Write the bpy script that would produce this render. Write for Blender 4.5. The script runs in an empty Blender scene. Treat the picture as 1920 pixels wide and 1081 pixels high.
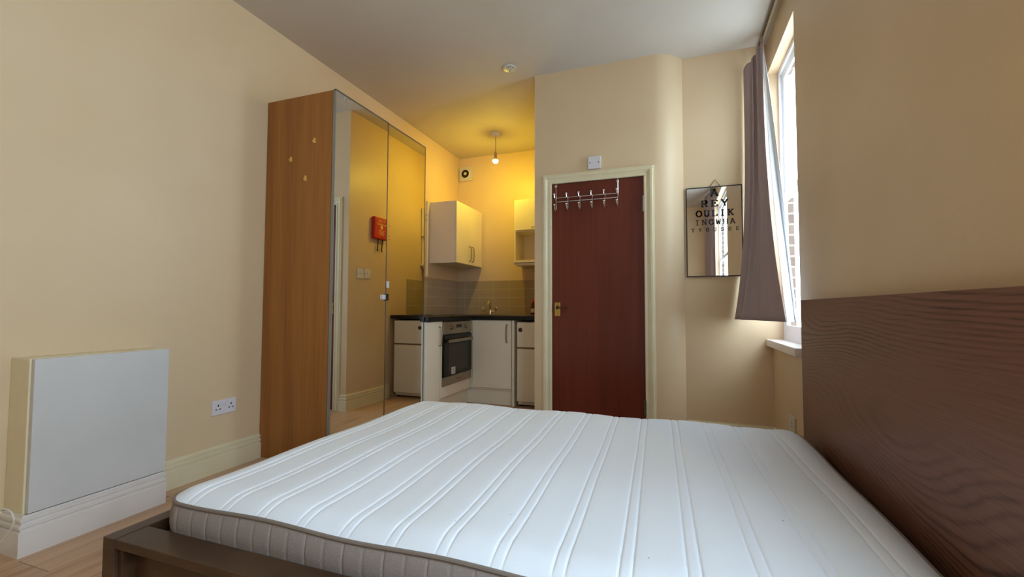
import bpy, bmesh, math, random
from mathutils import Vector, Matrix
random.seed(7)
C = bpy.context.scene.collection
scene = bpy.context.scene
PI = math.pi

# ------------------------------------------------------------------ camera, world, light, exposure
F_PX, YAW, PITCH, ROLL, CAM_Z = 838.4, 0.3445, 0.0436, 0.0028, 0.9825
cam_d = bpy.data.cameras.new('camera'); cam = bpy.data.objects.new('camera', cam_d); C.objects.link(cam)
cam_d.sensor_width = 36.0; cam_d.lens = 36.0 * F_PX / 1920.0; cam_d.clip_start = 0.02
_f = Vector((-math.sin(YAW) * math.cos(PITCH), math.cos(YAW) * math.cos(PITCH), math.sin(PITCH)))
_r = Vector((math.cos(YAW), math.sin(YAW), 0)); _u = _r.cross(_f)
_r2 = math.cos(ROLL) * _r + math.sin(ROLL) * _u; _u2 = -math.sin(ROLL) * _r + math.cos(ROLL) * _u
cam.matrix_world = Matrix(((_r2.x, _u2.x, -_f.x, 0), (_r2.y, _u2.y, -_f.y, 0), (_r2.z, _u2.z, -_f.z, CAM_Z), (0, 0, 0, 1)))
scene.camera = cam

world = bpy.data.worlds.new('sky'); scene.world = world; world.use_nodes = True
bg = world.node_tree.nodes['Background']
bg.inputs[0].default_value = (0.72, 0.87, 1.0, 1); bg.inputs[1].default_value = 9.5

WIN1 = (2.872, 3.62, 0.76, 2.68)          # y0 y1 z0 z1 of the far window
WIN2 = (-0.85, 0.95, 0.76, 2.68)          # the window beside the camera
BULB = (-1.818, 4.515, 2.603)
def portal(y0, y1, z0, z1):
    l = bpy.data.lights.new('daylight_portal', 'AREA'); l.shape = 'RECTANGLE'
    l.size = z1 - z0; l.size_y = y1 - y0; l.cycles.is_portal = True
    o = bpy.data.objects.new('daylight_portal', l); C.objects.link(o)
    o.location = (0.80, (y0 + y1) / 2, (z0 + z1) / 2); o.rotation_euler = (0, PI / 2, 0)
portal(*WIN1); portal(*WIN2)

scene.view_settings.view_transform = 'Standard'; scene.view_settings.look = 'None'
scene.view_settings.gamma = 1.0; scene.view_settings.use_curve_mapping = False
scene.view_settings.exposure = 0.14

# ------------------------------------------------------------------ materials
def lin(r, g, b):
    f = lambda c: ((c / 255 + 0.055) / 1.055) ** 2.4 if c > 10 else c / 255 / 12.92
    return (f(r), f(g), f(b), 1)
def mat(name, col, rough=0.5, metal=0.0, spec=0.5, emit=None, estr=0):
    m = bpy.data.materials.new(name); m.use_nodes = True
    b = m.node_tree.nodes['Principled BSDF']
    b.inputs['Base Color'].default_value = col; b.inputs['Roughness'].default_value = rough
    b.inputs['Metallic'].default_value = metal; b.inputs['Specular IOR Level'].default_value = spec
    if emit: b.inputs['Emission Color'].default_value = emit; b.inputs['Emission Strength'].default_value = estr
    return m
class N:
    def __init__(s, m): s.t = m.node_tree; s.b = s.t.nodes['Principled BSDF']
    def n(s, k, **kw):
        x = s.t.nodes.new(k)
        for a, v in kw.items():
            if a in x.inputs: x.inputs[a].default_value = v
            else: setattr(x, a, v)
        return x
    def l(s, a, b): s.t.links.new(a, b)
    def coords(s, scale=(1, 1, 1), loc=(0, 0, 0)):
        t = s.n('ShaderNodeTexCoord'); m = s.n('ShaderNodeMapping')
        m.inputs['Scale'].default_value = scale; m.inputs['Location'].default_value = loc
        s.l(t.outputs['Object'], m.inputs['Vector']); return m.outputs[0]
    def ramp(s, fac, stops):
        r = s.n('ShaderNodeValToRGB'); e = r.color_ramp.elements
        e[0].position, e[0].color = stops[0]; e[1].position, e[1].color = stops[-1]
        for p, c in stops[1:-1]:
            q = e.new(p); q.color = c
        s.l(fac, r.inputs[0]); return r.outputs[0]
    def bump(s, h, strength=0.1, dist=0.01):
        b = s.n('ShaderNodeBump'); b.inputs['Strength'].default_value = strength; b.inputs['Distance'].default_value = dist
        s.l(h, b.inputs['Height']); s.l(b.outputs[0], s.b.inputs['Normal'])
def mottled(name, c1, c2, rough=0.5, scale=3.0, bump=0.0, bscale=60, spec=0.5, metal=0):
    m = mat(name, c1, rough, metal, spec); n = N(m)
    no = n.n('ShaderNodeTexNoise'); no.inputs['Scale'].default_value = scale; no.inputs['Detail'].default_value = 4
    n.l(n.coords(), no.inputs['Vector'])
    n.l(n.ramp(no.outputs[0], [(0.35, c1), (0.65, c2)]), n.b.inputs['Base Color'])
    if bump:
        n2 = n.n('ShaderNodeTexNoise'); n2.inputs['Scale'].default_value = bscale; n.l(n.coords(), n2.inputs['Vector'])
        n.bump(n2.outputs[0], bump, 0.003)
    return m
def wood(name, dark, light, scale, rough=0.4, rings=6, dist=4, fine=(30, 30, 2), bump=0.1, mix=0.5, spec=0.4, rot=0):
    """scale: object-space scale, small along the grain"""
    m = mat(name, light, rough, 0, spec); n = N(m)
    v = n.coords(scale)
    w = n.n('ShaderNodeTexNoise'); w.inputs['Scale'].default_value = 1.0; w.inputs['Detail'].default_value = 2.0; w.inputs['Roughness'].default_value = 0.4
    n.l(v, w.inputs['Vector'])
    mu = n.n('ShaderNodeMath', operation='MULTIPLY'); mu.inputs[1].default_value = rings; n.l(w.outputs[0], mu.inputs[0])
    si = n.n('ShaderNodeMath', operation='SINE'); mu2 = n.n('ShaderNodeMath', operation='MULTIPLY'); mu2.inputs[1].default_value = 2 * PI
    n.l(mu.outputs[0], mu2.inputs[0]); n.l(mu2.outputs[0], si.inputs[0])
    ab = n.n('ShaderNodeMapRange'); ab.inputs['From Min'].default_value = -1; ab.inputs['From Max'].default_value = 1; n.l(si.outputs[0], ab.inputs['Value'])
    f = n.n('ShaderNodeTexNoise'); f.inputs['Scale'].default_value = 1.0; f.inputs['Detail'].default_value = 5; n.l(n.coords(fine), f.inputs['Vector'])
    mx = n.n('ShaderNodeMix'); mx.data_type = 'FLOAT'; mx.inputs[0].default_value = mix
    n.l(ab.outputs[0], mx.inputs[2]); n.l(f.outputs[0], mx.inputs[3])
    n.l(n.ramp(mx.outputs[0], [(0.25, dark), (0.75, light)]), n.b.inputs['Base Color'])
    if bump: n.bump(mx.outputs[0], bump, 0.002)
    return m

M = {}
M['wall'] = mottled('cream_wall_paint', lin(217, 189, 151), lin(222, 195, 158), 0.42, 1.6, 0.15, 90, 0.4)
M['ceiling'] = mottled('white_ceiling_paint', lin(198, 186, 172), lin(204, 193, 180), 0.7, 1.2, 0.1, 60, 0.3)
M['trim'] = mottled('cream_gloss_trim', lin(226, 211, 174), lin(231, 217, 183), 0.3, 6, 0.05, 40)
M['white_trim'] = mottled('white_gloss_paint', lin(222, 211, 204), lin(227, 217, 210), 0.3, 6, 0.04, 30)
M['board'] = mottled('white_board', lin(203, 198, 194), lin(209, 204, 200), 0.45, 4)
M['upvc'] = mat('white_window_paint', lin(232, 234, 236), 0.3)
M['plastic'] = mat('white_plastic', lin(222, 215, 218), 0.3)
M['old_plastic'] = mat('aged_white_plastic', lin(206, 200, 186), 0.4)
M['black'] = mat('black_plastic', (0.01, 0.01, 0.01, 1), 0.35)
M['hole'] = mat('dark_hole', (0.015, 0.012, 0.01, 1), 0.9)
M['oak'] = wood('oak_veneer', lin(138, 84, 34), lin(166, 108, 50), (4, 4, 0.25), 0.45, 4, fine=(60, 60, 1.6), bump=0.05, mix=0.78)
m = mat('brown_stained_ash_long_grain', lin(70, 44, 34), 0.42, 0, 0.4); n = N(m); M['headboard'] = m
def _mth(op, a, b):
    q = n.n('ShaderNodeMath', operation=op)
    for k_, v_ in ((0, a), (1, b)):
        if isinstance(v_, (int, float)): q.inputs[k_].default_value = v_
        else: n.l(v_, q.inputs[k_])
    return q.outputs[0]
_c = n.n('ShaderNodeTexCoord'); _s = n.n('ShaderNodeSeparateXYZ'); n.l(_c.outputs['Object'], _s.inputs[0])
_n1 = n.n('ShaderNodeTexNoise'); _n1.inputs['Scale'].default_value = 1; _n1.inputs['Detail'].default_value = 1.5; n.l(n.coords((1, .55, 2.2)), _n1.inputs['Vector'])
_n2 = n.n('ShaderNodeTexNoise'); _n2.inputs['Scale'].default_value = 1; _n2.inputs['Detail'].default_value = 2; n.l(n.coords((1, 7, 40), (3, 1, 2)), _n2.inputs['Vector'])
_n3 = n.n('ShaderNodeTexNoise'); _n3.inputs['Scale'].default_value = 1; _n3.inputs['Detail'].default_value = 5; n.l(n.coords((20, 6, 260)), _n3.inputs['Vector'])
_n4 = n.n('ShaderNodeTexNoise'); _n4.inputs['Scale'].default_value = 1; _n4.inputs['Detail'].default_value = 1; n.l(n.coords((1, .5, 3.5), (7, 3, 5)), _n4.inputs['Vector'])
_ph = _mth('ADD', _mth('ADD', _mth('MULTIPLY', _s.outputs[2], 42.0), _mth('MULTIPLY', _n1.outputs[0], 34.0)), _mth('MULTIPLY', _n2.outputs[0], .55))
_ramp = n.ramp(_n4.outputs[0], [(0.40, (0.1, 0.1, 0.1, 1)), (0.60, (1, 1, 1, 1))])
_sn = _mth('ADD', _mth('MULTIPLY', _mth('SINE', _mth('MULTIPLY', _ph, 6.2832), 0), .5), .5)
_line = _mth('MULTIPLY', _mth('POWER', _sn, 2.5), _ramp)
_v = _mth('SUBTRACT', _mth('ADD', _mth('MULTIPLY', _n3.outputs[0], .7), .28), _mth('MULTIPLY', _line, .42))
n.l(n.ramp(_v, [(0.10, lin(38, 20, 14)), (0.42, lin(110, 72, 58)), (0.85, lin(136, 96, 80))]), n.b.inputs['Base Color'])
n.bump(_v, 0.2, .002)
M['bedwood'] = wood('brown_stained_ash', lin(62, 42, 28), lin(84, 60, 42), (2.0, 2.0, 6), 0.35, 4, fine=(12, 12, 90), bump=0.1, mix=0.7)
M['doorwood'] = wood('dark_red_stained_wood', lin(92, 34, 18), lin(112, 46, 26), (3, 3, 0.4), 0.4, 3, fine=(45, 45, 1.5), bump=0.05, mix=0.75, spec=0.35)
M['aluminium'] = mat('brushed_aluminium', lin(150, 147, 142), 0.45, 0.5)
M['dark_edge'] = mat('dark_mirror_edge', lin(84, 72, 60), 0.5, 0.2)
M['steel'] = mottled('brushed_steel', lin(150, 138, 120), lin(165, 152, 132), 0.32, 8, metal=0.85)
M['chrome'] = mat('chrome', lin(225, 225, 225), 0.12, 1.0)
M['brass'] = mottled('worn_brass', lin(200, 170, 95), lin(180, 150, 80), 0.3, 30, metal=0.8)
M['mirror'] = mat('mirror_glass', (0.86, 0.87, 0.86, 1), 0.0, 1.0)
M['cab'] = mottled('cream_laminate', lin(234, 222, 200), lin(238, 227, 206), 0.35, 2)
M['cabwhite'] = M['cab']
M['fridge'] = mat('white_enamel', lin(234, 226, 206), 0.35)
M['worktop'] = mottled('black_speckled_worktop', (0.007, 0.006, 0.006, 1), (0.018, 0.016, 0.014, 1), 0.3, 120, spec=0.3)
M['blackglass'] = mat('black_oven_glass', (0.008, 0.007, 0.006, 1), 0.08, 0, 0.2)
M['ovenwindow'] = mat('brown_oven_window', (0.03, 0.024, 0.018, 1), 0.12, 0, 0.3)
M['red'] = mat('red_plastic', lin(196, 30, 22), 0.35)
M['darkred'] = mat('dark_red_bottle', lin(70, 18, 14), 0.2)
M['label'] = mat('pale_label', lin(190, 185, 175), 0.5)
M['cord'] = mat('brown_cord', lin(120, 80, 40), 0.6)
M['cable'] = mat('white_cable', lin(225, 220, 205), 0.4)
M['side_fabric'] = mottled('grey_ticking', lin(146, 134, 127), lin(158, 146, 140), 0.9, 300, 0.2, 400, 0.1)
M['piping'] = mat('grey_piping', lin(126, 113, 102), 0.8)
M['curtain'] = mottled('mauve_grey_curtain', lin(166, 148, 151), lin(174, 156, 158), 0.8, 250, 0.2, 300, 0.15)
M['bulb'] = mat('glowing_bulb', (1, 0.8, 0.5, 1), 0.3, emit=(1.0, 0.76, 0.07, 1), estr=700.0)
M['hook'] = mat('clear_yellow_hook', lin(225, 180, 95), 0.3)
M['brick'] = mat('outside_brick', lin(170, 150, 140), 0.9)

# mattress top: white knit with a few specks
m = mat('white_mattress_knit', lin(232, 235, 242), 0.85, 0, 0.15); n = N(m)
v = n.n('ShaderNodeTexVoronoi'); v.inputs['Scale'].default_value = 9; n.l(n.coords(), v.inputs['Vector'])
n.l(n.ramp(v.outputs['Distance'], [(0.012, lin(120, 105, 100)), (0.022, lin(232, 235, 242))]), n.b.inputs['Base Color'])
w = n.n('ShaderNodeTexNoise'); w.inputs['Scale'].default_value = 350; n.l(n.coords(), w.inputs['Vector']); n.bump(w.outputs[0], 0.25, 0.002)
M['mattress'] = m
# curtain lining lets some daylight through
m = mat('white_lining', lin(236, 238, 242), 0.8); M['lining'] = m
# floor planks
m = mat('laminate_floor', lin(190, 150, 110), 0.4, 0, 0.4); n = N(m)
co = n.n('ShaderNodeTexCoord'); se = n.n('ShaderNodeSeparateXYZ'); cb = n.n('ShaderNodeCombineXYZ')
n.l(co.outputs['Object'], se.inputs[0]); n.l(se.outputs[1], cb.inputs[0]); n.l(se.outputs[0], cb.inputs[1])
br = n.n('ShaderNodeTexBrick'); n.l(cb.outputs[0], br.inputs['Vector'])
br.inputs['Scale'].default_value = 1; br.inputs['Brick Width'].default_value = 1.2; br.inputs['Row Height'].default_value = 0.19; br.inputs['Mortar Size'].default_value = 0.0012
br.inputs['Color1'].default_value = (0, 0, 0, 1); br.inputs['Color2'].default_value = (1, 1, 1, 1); br.inputs['Mortar'].default_value = (0.5, 0.5, 0.5, 1)
g = n.n('ShaderNodeTexNoise'); g.inputs['Detail'].default_value = 6; g.inputs['Scale'].default_value = 1; n.l(n.coords((22, 1.6, 1)), g.inputs['Vector'])
ad = n.n('ShaderNodeMath', operation='MULTIPLY_ADD'); ad.inputs[1].default_value = 0.18; n.l(br.outputs['Color'], ad.inputs[0]); n.l(g.outputs[0], ad.inputs[2])
col = n.ramp(ad.outputs[0], [(0.30, lin(160, 120, 92)), (0.55, lin(196, 156, 122)), (0.85, lin(212, 176, 142))])
mx = n.n('ShaderNodeMix'); mx.data_type = 'RGBA'; n.l(br.outputs['Fac'], mx.inputs[0]); n.l(col, mx.inputs[6]); mx.inputs[7].default_value = lin(80, 52, 34)
n.l(mx.outputs[2], n.b.inputs['Base Color']); M['floor'] = m
# tiles
m = mat('brown_wall_tile', lin(150, 132, 104), 0.2, 0, 0.5); n = N(m)
co = n.n('ShaderNodeTexCoord'); se = n.n('ShaderNodeSeparateXYZ'); cb = n.n('ShaderNodeCombineXYZ'); ad = n.n('ShaderNodeMath', operation='ADD')
n.l(co.outputs['Object'], se.inputs[0]); n.l(se.outputs[0], ad.inputs[0]); n.l(se.outputs[1], ad.inputs[1]); n.l(ad.outputs[0], cb.inputs[0]); n.l(se.outputs[2], cb.inputs[1])
br = n.n('ShaderNodeTexBrick', offset=0.0); n.l(cb.outputs[0], br.inputs['Vector'])
br.inputs['Scale'].default_value = 1; br.inputs['Brick Width'].default_value = 0.2; br.inputs['Row Height'].default_value = 0.105; br.inputs['Mortar Size'].default_value = 0.0018
br.inputs['Color1'].default_value = lin(172, 152, 122); br.inputs['Color2'].default_value = lin(178, 158, 128); br.inputs['Mortar'].default_value = lin(206, 190, 156)
n.l(br.outputs['Color'], n.b.inputs['Base Color']); M['tile'] = m
# brick
m = M['brick']; n = N(m)
co = n.n('ShaderNodeTexCoord'); se = n.n('ShaderNodeSeparateXYZ'); cb = n.n('ShaderNodeCombineXYZ'); ad = n.n('ShaderNodeMath', operation='ADD')
n.l(co.outputs['Object'], se.inputs[0]); n.l(se.outputs[0], ad.inputs[0]); n.l(se.outputs[1], ad.inputs[1]); n.l(ad.outputs[0], cb.inputs[0]); n.l(se.outputs[2], cb.inputs[1])
br = n.n('ShaderNodeTexBrick'); n.l(cb.outputs[0], br.inputs['Vector'])
br.inputs['Scale'].default_value = 1; br.inputs['Brick Width'].default_value = 0.22; br.inputs['Row Height'].default_value = 0.075; br.inputs['Mortar Size'].default_value = 0.006
br.inputs['Color1'].default_value = lin(86, 66, 56); br.inputs['Color2'].default_value = lin(104, 84, 72); br.inputs['Mortar'].default_value = lin(130, 122, 114)
n.l(br.outputs['Color'], n.b.inputs['Base Color'])
# window glass: thin sheet, clear with a fresnel reflection
m = bpy.data.materials.new('window_glass'); m.use_nodes = True; t = m.node_tree; t.nodes.remove(t.nodes['Principled BSDF'])
a = t.nodes.new('ShaderNodeBsdfTransparent'); a.inputs[0].default_value = (0.95, 0.98, 0.99, 1)
b = t.nodes.new('ShaderNodeBsdfGlossy'); b.inputs['Roughness'].default_value = 0.01
mi = t.nodes.new('ShaderNodeMixShader'); mi.inputs[0].default_value = 0.04
t.links.new(a.outputs[0], mi.inputs[1]); t.links.new(b.outputs[0], mi.inputs[2])
t.links.new(mi.outputs[0], t.nodes['Material Output'].inputs[0]); M['glass'] = m

# ------------------------------------------------------------------ mesh helpers (all in world coordinates)
class B:
    def __init__(s): s.bm = bmesh.new()
    def box(s, x0, x1, y0, y1, z0, z1, bevel=0.0, seg=2):
        t = bmesh.new()
        vs = [t.verts.new((x, y, z)) for x in (x0, x1) for y in (y0, y1) for z in (z0, z1)]
        for f in ((0, 1, 3, 2), (4, 6, 7, 5), (0, 4, 5, 1), (2, 3, 7, 6), (0, 2, 6, 4), (1, 5, 7, 3)):
            t.faces.new([vs[i] for i in f])
        bmesh.ops.recalc_face_normals(t, faces=t.faces)
        if bevel: bmesh.ops.bevel(t, geom=list(t.edges), offset=bevel, segments=seg, profile=0.5, affect='EDGES')
        s._merge(t); return s
    def _merge(s, t):
        me = bpy.data.meshes.new('tmp'); t.to_mesh(me); t.free(); s.bm.from_mesh(me); bpy.data.meshes.remove(me)
    def poly(s, pts, d):
        """prism: polygon pts (3D) swept by vector d"""
        t = bmesh.new(); d = Vector(d)
        a = [t.verts.new(p) for p in pts]; b = [t.verts.new(Vector(p) + d) for p in pts]; k = len(pts)
        t.faces.new(a); t.faces.new(b[::-1])
        for i in range(k): t.faces.new((a[i], a[(i + 1) % k], b[(i + 1) % k], b[i]))
        bmesh.ops.recalc_face_normals(t, faces=t.faces); s._merge(t); return s
    def tube(s, pts, r, seg=10, closed=False, cap=True):
        pts = [Vector(p) for p in pts]; t = bmesh.new(); rings = []; k = len(pts)
        rs = r if isinstance(r, (list, tuple)) else [r] * k
        prev = None
        for i, p in enumerate(pts):
            if closed: d = pts[(i + 1) % k] - pts[i - 1]
            else: d = pts[min(i + 1, k - 1)] - pts[max(i - 1, 0)]
            d.normalize()
            if prev is None: u = d.orthogonal().normalized()
            else: u = (prev - d * prev.dot(d)).normalized()
            prev = u; w = d.cross(u)
            rings.append([t.verts.new(p + rs[i] * (math.cos(2 * PI * j / seg) * u + math.sin(2 * PI * j / seg) * w)) for j in range(seg)])
        for i in range(k if closed else k - 1):
            a, b = rings[i], rings[(i + 1) % k]
            for j in range(seg): t.faces.new((a[j], a[(j + 1) % seg], b[(j + 1) % seg], b[j]))
        if cap and not closed: t.faces.new(rings[0][::-1]); t.faces.new(rings[-1])
        bmesh.ops.recalc_face_normals(t, faces=t.faces); s._merge(t); return s
    def lathe(s, c, prof, axis='z', seg=24):
        """prof: list (radius, offset along axis)"""
        t = bmesh.new(); rings = []
        for r, h in prof:
            ring = []
            for j in range(seg):
                a = 2 * PI * j / seg; p, q = max(r, 1e-5) * math.cos(a), max(r, 1e-5) * math.sin(a)
                v = {'z': (p, q, h), 'y': (p, h, q), 'x': (h, p, q)}[axis]
                ring.append(t.verts.new((c[0] + v[0], c[1] + v[1], c[2] + v[2])))
            rings.append(ring)
        for a, b in zip(rings, rings[1:]):
            for j in range(seg): t.faces.new((a[j], a[(j + 1) % seg], b[(j + 1) % seg], b[j]))
        t.faces.new(rings[0]); t.faces.new(rings[-1])
        bmesh.ops.recalc_face_normals(t, faces=t.faces); s._merge(t); return s
    def ball(s, c, r, seg=12):
        return s.lathe(c, [(r * math.sin(PI * i / 8), -r * math.cos(PI * i / 8)) for i in range(9)], 'z', seg)
    def slab(s, axis, t0, t1, us, vs, off=()):
        """grid slab with missing cells: axis = thickness axis; us, vs the two other axes in order"""
        t = bmesh.new(); V = {}
        def P(i, j, k):
            key = (i, j, k)
            if key not in V:
                w = t0 if k == 0 else t1
                p = [us[i], vs[j]]; p.insert(axis, w); V[key] = t.verts.new(p)
            return V[key]
        on = lambda i, j: 0 <= i < len(us) - 1 and 0 <= j < len(vs) - 1 and (i, j) not in off
        for i in range(len(us) - 1):
            for j in range(len(vs) - 1):
                if not on(i, j): continue
                for k in (0, 1): t.faces.new((P(i, j, k), P(i + 1, j, k), P(i + 1, j + 1, k), P(i, j + 1, k)))
                if not on(i - 1, j): t.faces.new((P(i, j, 0), P(i, j + 1, 0), P(i, j + 1, 1), P(i, j, 1)))
                if not on(i + 1, j): t.faces.new((P(i + 1, j, 0), P(i + 1, j + 1, 0), P(i + 1, j + 1, 1), P(i + 1, j, 1)))
                if not on(i, j - 1): t.faces.new((P(i, j, 0), P(i + 1, j, 0), P(i + 1, j, 1), P(i, j, 1)))
                if not on(i, j + 1): t.faces.new((P(i, j + 1, 0), P(i + 1, j + 1, 0), P(i + 1, j + 1, 1), P(i, j + 1, 1)))
        bmesh.ops.recalc_face_normals(t, faces=t.faces); s._merge(t); return s

ROOT = {}
def world_loc(o):
    v = Vector((0, 0, 0))
    while o is not None: v = v + Vector(ROOT.get(o.name, (0, 0, 0))); o = o.parent
    return v
def obj(name, b, m, parent=None, smooth=False, origin=None):
    bm = b.bm
    if parent is None:
        if origin is None:
            xs = [v.co for v in bm.verts]
            origin = Vector(((min(p.x for p in xs) + max(p.x for p in xs)) / 2, (min(p.y for p in xs) + max(p.y for p in xs)) / 2, min(p.z for p in xs)))
        loc = Vector(origin); off = loc
    else:
        loc = Vector((0, 0, 0)); off = world_loc(parent)
    bmesh.ops.translate(bm, verts=bm.verts, vec=-off)
    me = bpy.data.meshes.new(name); bm.to_mesh(me); bm.free()
    o = bpy.data.objects.new(name, me); C.objects.link(o); o.location = loc; ROOT[o.name] = tuple(loc)
    if parent is not None: o.parent = parent
    me.materials.append(M[m] if isinstance(m, str) else m)
    if smooth:
        for p in me.polygons: p.use_smooth = True
        me.set_sharp_from_angle(angle=math.radians(35))
    return o
def thing(name, loc, label, cat, group=None):
    o = bpy.data.objects.new(name, None); C.objects.link(o); o.location = loc; ROOT[o.name] = tuple(loc)
    o.empty_display_size = 0.05; o['label'] = label; o['category'] = cat
    if group: o['group'] = group
    return o
def tag(o, label, cat, group=None):
    o['label'] = label; o['category'] = cat
    if group: o['group'] = group
    return o
def struct(name, b, m, parent=None, smooth=False):
    if b is None:
        o = bpy.data.objects.new(name, None); C.objects.link(o); ROOT[o.name] = (0, 0, 0)
    else: o = obj(name, b, m, parent, smooth)
    if parent is None: o['kind'] = 'structure'
    return o

# ------------------------------------------------------------------ room shell
XL, XS, XR, YD, YK, YA, ZC, YB = -2.577, -1.055, 0.668, 3.486, 5.15, 3.62, 2.908, -1.9
struct('floor', B().box(XL - .15, 1.0, YB - .15, YK + .15, -0.12, 0), 'floor')
struct('ceiling', B().box(XL - .15, 1.0, YB - .15, YK + .15, ZC, ZC + .12), 'ceiling')
struct('wall_left', B().box(XL - .15, XL, YB - .15, YK + .15, 0, ZC), 'wall')
struct('wall_kitchen_back', B().box(XL, XS + .12, YK, YK + .15, 0, ZC), 'wall')
struct('wall_rear', B().box(XL, XR, YB - .15, YB, 0, ZC), 'wall')
# door wall: solid block between kitchen side wall, door wall, chamfered corner and alcove wall; opening for the door
DX0, DX1, DZ = -0.945, -0.155, 2.02
CURVE = [((1-q)**2 * -.115 + 2*q*(1-q) * .0 + q*q * .09, (1-q)**2 * YD + 2*q*(1-q) * (YD + .004) + q*q * YA, 0) for q in [i/14 for i in range(15)]]
struct('wall_door', B().box(XS, DX0, YD, YK + .15, 0, ZC)
       .box(DX0, DX1, YD, YD + .12, DZ, ZC)
       .poly([(DX1, YD, 0)] + CURVE + [(0.09, YA + .15, 0), (DX1, YA + .15, 0)], (0, 0, ZC))
       .box(DX0, DX1, YD + .12, YD + .16, 0, ZC), 'wall', smooth=True)
struct('wall_alcove', B().box(0.09, XR + .107, YA, YA + .15, 0, ZC), 'wall')
wy = [YB - .15, WIN2[0], WIN2[1], WIN1[0], YA + .0]
struct('wall_right', B().slab(0, XR, XR + .075, wy, [0, 0.76, 2.68, ZC], off={(1, 1), (3, 1)}), 'wall')
# outer brick leaf, narrower opening
wy2 = [YB - .15, WIN2[0] + .04, WIN2[1] - .04, WIN1[0] + .04, 3.5905, YA + .15]
struct('wall_outside', B().slab(0, XR + .107, XR + .142, wy2, [0, 0.74, 2.64, ZC], off={(1, 1), (3, 1)}), 'brick')
struct('trim_2', B().box(XR + .1072, XR + .1425, 3.582, 3.590, 1.76, 2.64), 'upvc')     # white-painted outer reveal above the brick

def skirting(name, pts, mname='trim', h=0.155, t=0.022):
    """pts: plan polyline, room to the left of travel direction"""
    prof = [(0, 0), (t, 0), (t, h - .060), (t * .6, h - .056), (t * .6, h - .050), (t * .95, h - .045), (t * .95, h - .035), (t * .5, h - .031), (t * .5, h - .025), (t * .76, h - .021), (t * .76, h - .011), (t * .3, h - .007), (t * .3, h), (0, h)]
    t_ = bmesh.new(); rings = []; P = [Vector((p[0], p[1], 0)) for p in pts]
    for i, p in enumerate(P):
        d0 = (P[i] - P[i - 1]).normalized() if i else None; d1 = (P[i + 1] - P[i]).normalized() if i < len(P) - 1 else None
        d0 = d0 or d1; d1 = d1 or d0
        n0 = Vector((-d0.y, d0.x, 0)); n1 = Vector((-d1.y, d1.x, 0)); nn = (n0 + n1) / (1 + n0.dot(n1))
        rings.append([t_.verts.new(p + nn * a + Vector((0, 0, z))) for a, z in prof])
    k = len(prof)
    for a, b in zip(rings, rings[1:]):
        for j in range(k): t_.faces.new((a[j], a[(j + 1) % k], b[(j + 1) % k], b[j]))
    t_.faces.new(rings[0]); t_.faces.new(rings[-1][::-1])
    bmesh.ops.recalc_face_normals(t_, faces=t_.faces)
    b = B(); b._merge(t_); return struct(name, b, mname) if name else b
BX0, BX1, BXF = 1.052, 1.572, -2.42      # boxed panel on the left wall: y range and front x
skirting('baseboard_left', [(XL, 2.248), (XL, BX1)])
skirting('baseboard_left_near', [(XL, BX0), (XL, YB), (XR, YB), (XR, .80)])
skirting('baseboard_kitchen_side', [(-0.986, YD), (XS, YD), (XS, 4.20)])
skirting('baseboard_right', [(XR, 2.72), (XR, YA), (0.10, YA)])

# tiles
struct('trim_1', B().box(XL, XL + .008, 3.40, YK, 0.902, 1.32).box(XL + .008, XS - .008, YK - .008, YK, 0.902, 1.32)
       .box(XS - .008, XS, 4.547, YK, 0.902, 1.32), 'tile')

# ------------------------------------------------------------------ door_1
door = struct('door_1', None, None)
f = B().box(DX0, -0.912, YD + .001, YD + .12, 0, DZ).box(-0.190, DX1, YD + .001, YD + .12, 0, DZ).box(-0.912, -0.190, YD + .001, YD + .12, 1.987, DZ)
f.box(-0.912, -0.897, YD + .047, YD + .075, 0, 1.987).box(-0.205, -0.190, YD + .047, YD + .075, 0, 1.987)
obj('door_lining', f, 'trim', door)
# stepped architrave: mitred profile swept round three sides
def architrave():
    prof = [(0.0, 0.0), (0.0, 0.014), (0.006, 0.018), (0.016, 0.018), (0.020, 0.012), (0.030, 0.013), (0.040, 0.020), (0.046, 0.026), (0.060, 0.027), (0.066, 0.020), (0.074, 0.018), (0.076, 0.0)]
    x0, x1, zt = -0.908, -0.194, 1.984
    t = bmesh.new(); rings = []
    for fn in (lambda a: (x0 - a, 0.0), lambda a: (x0 - a, zt + a), lambda a: (x1 + a, zt + a), lambda a: (x1 + a, 0.0)):
        rings.append([t.verts.new((fn(a)[0], YD - d, fn(a)[1])) for a, d in prof])
    for a, b in zip(rings, rings[1:]):
        for j in range(len(prof)): t.faces.new((a[j], a[(j + 1) % len(prof)], b[(j + 1) % len(prof)], b[j]))
    t.faces.new(rings[0]); t.faces.new(rings[-1]); bmesh.ops.recalc_face_normals(t, faces=t.faces)
    b = B(); b._merge(t); return b
obj('architrave', architrave(), 'trim', door)
pan = obj('door_panel', B().box(-0.909, -0.193, YD + .004, YD + .044, 0.006, 1.983, .002), 'doorwood', door)
h = obj('door_handle', B().box(-0.886, -0.843, YD - .003, YD + .004, 0.918, 1.028, .002), 'brass', door)
obj('keyhole', B().lathe((-0.864, YD - .004, 0.988), [(.013, 0), (.013, -.004), (.007, -.007)], 'y'), 'hole', h, True)
obj('lever', B().tube([(-0.864, YD - .006, .988), (-0.862, YD - .035, .988), (-0.845, YD - .045, .987), (-0.80, YD - .045, .981), (-0.775, YD - .042, .985)], [.006, .006, .006, .005, .006]), mat('dark_bronze', lin(96, 60, 44), .3, .7), h, True)
obj('latch', B().box(-0.9115, -0.9065, YD - .003, YD + .01, 0.955, 1.010), 'hole', door)
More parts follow.
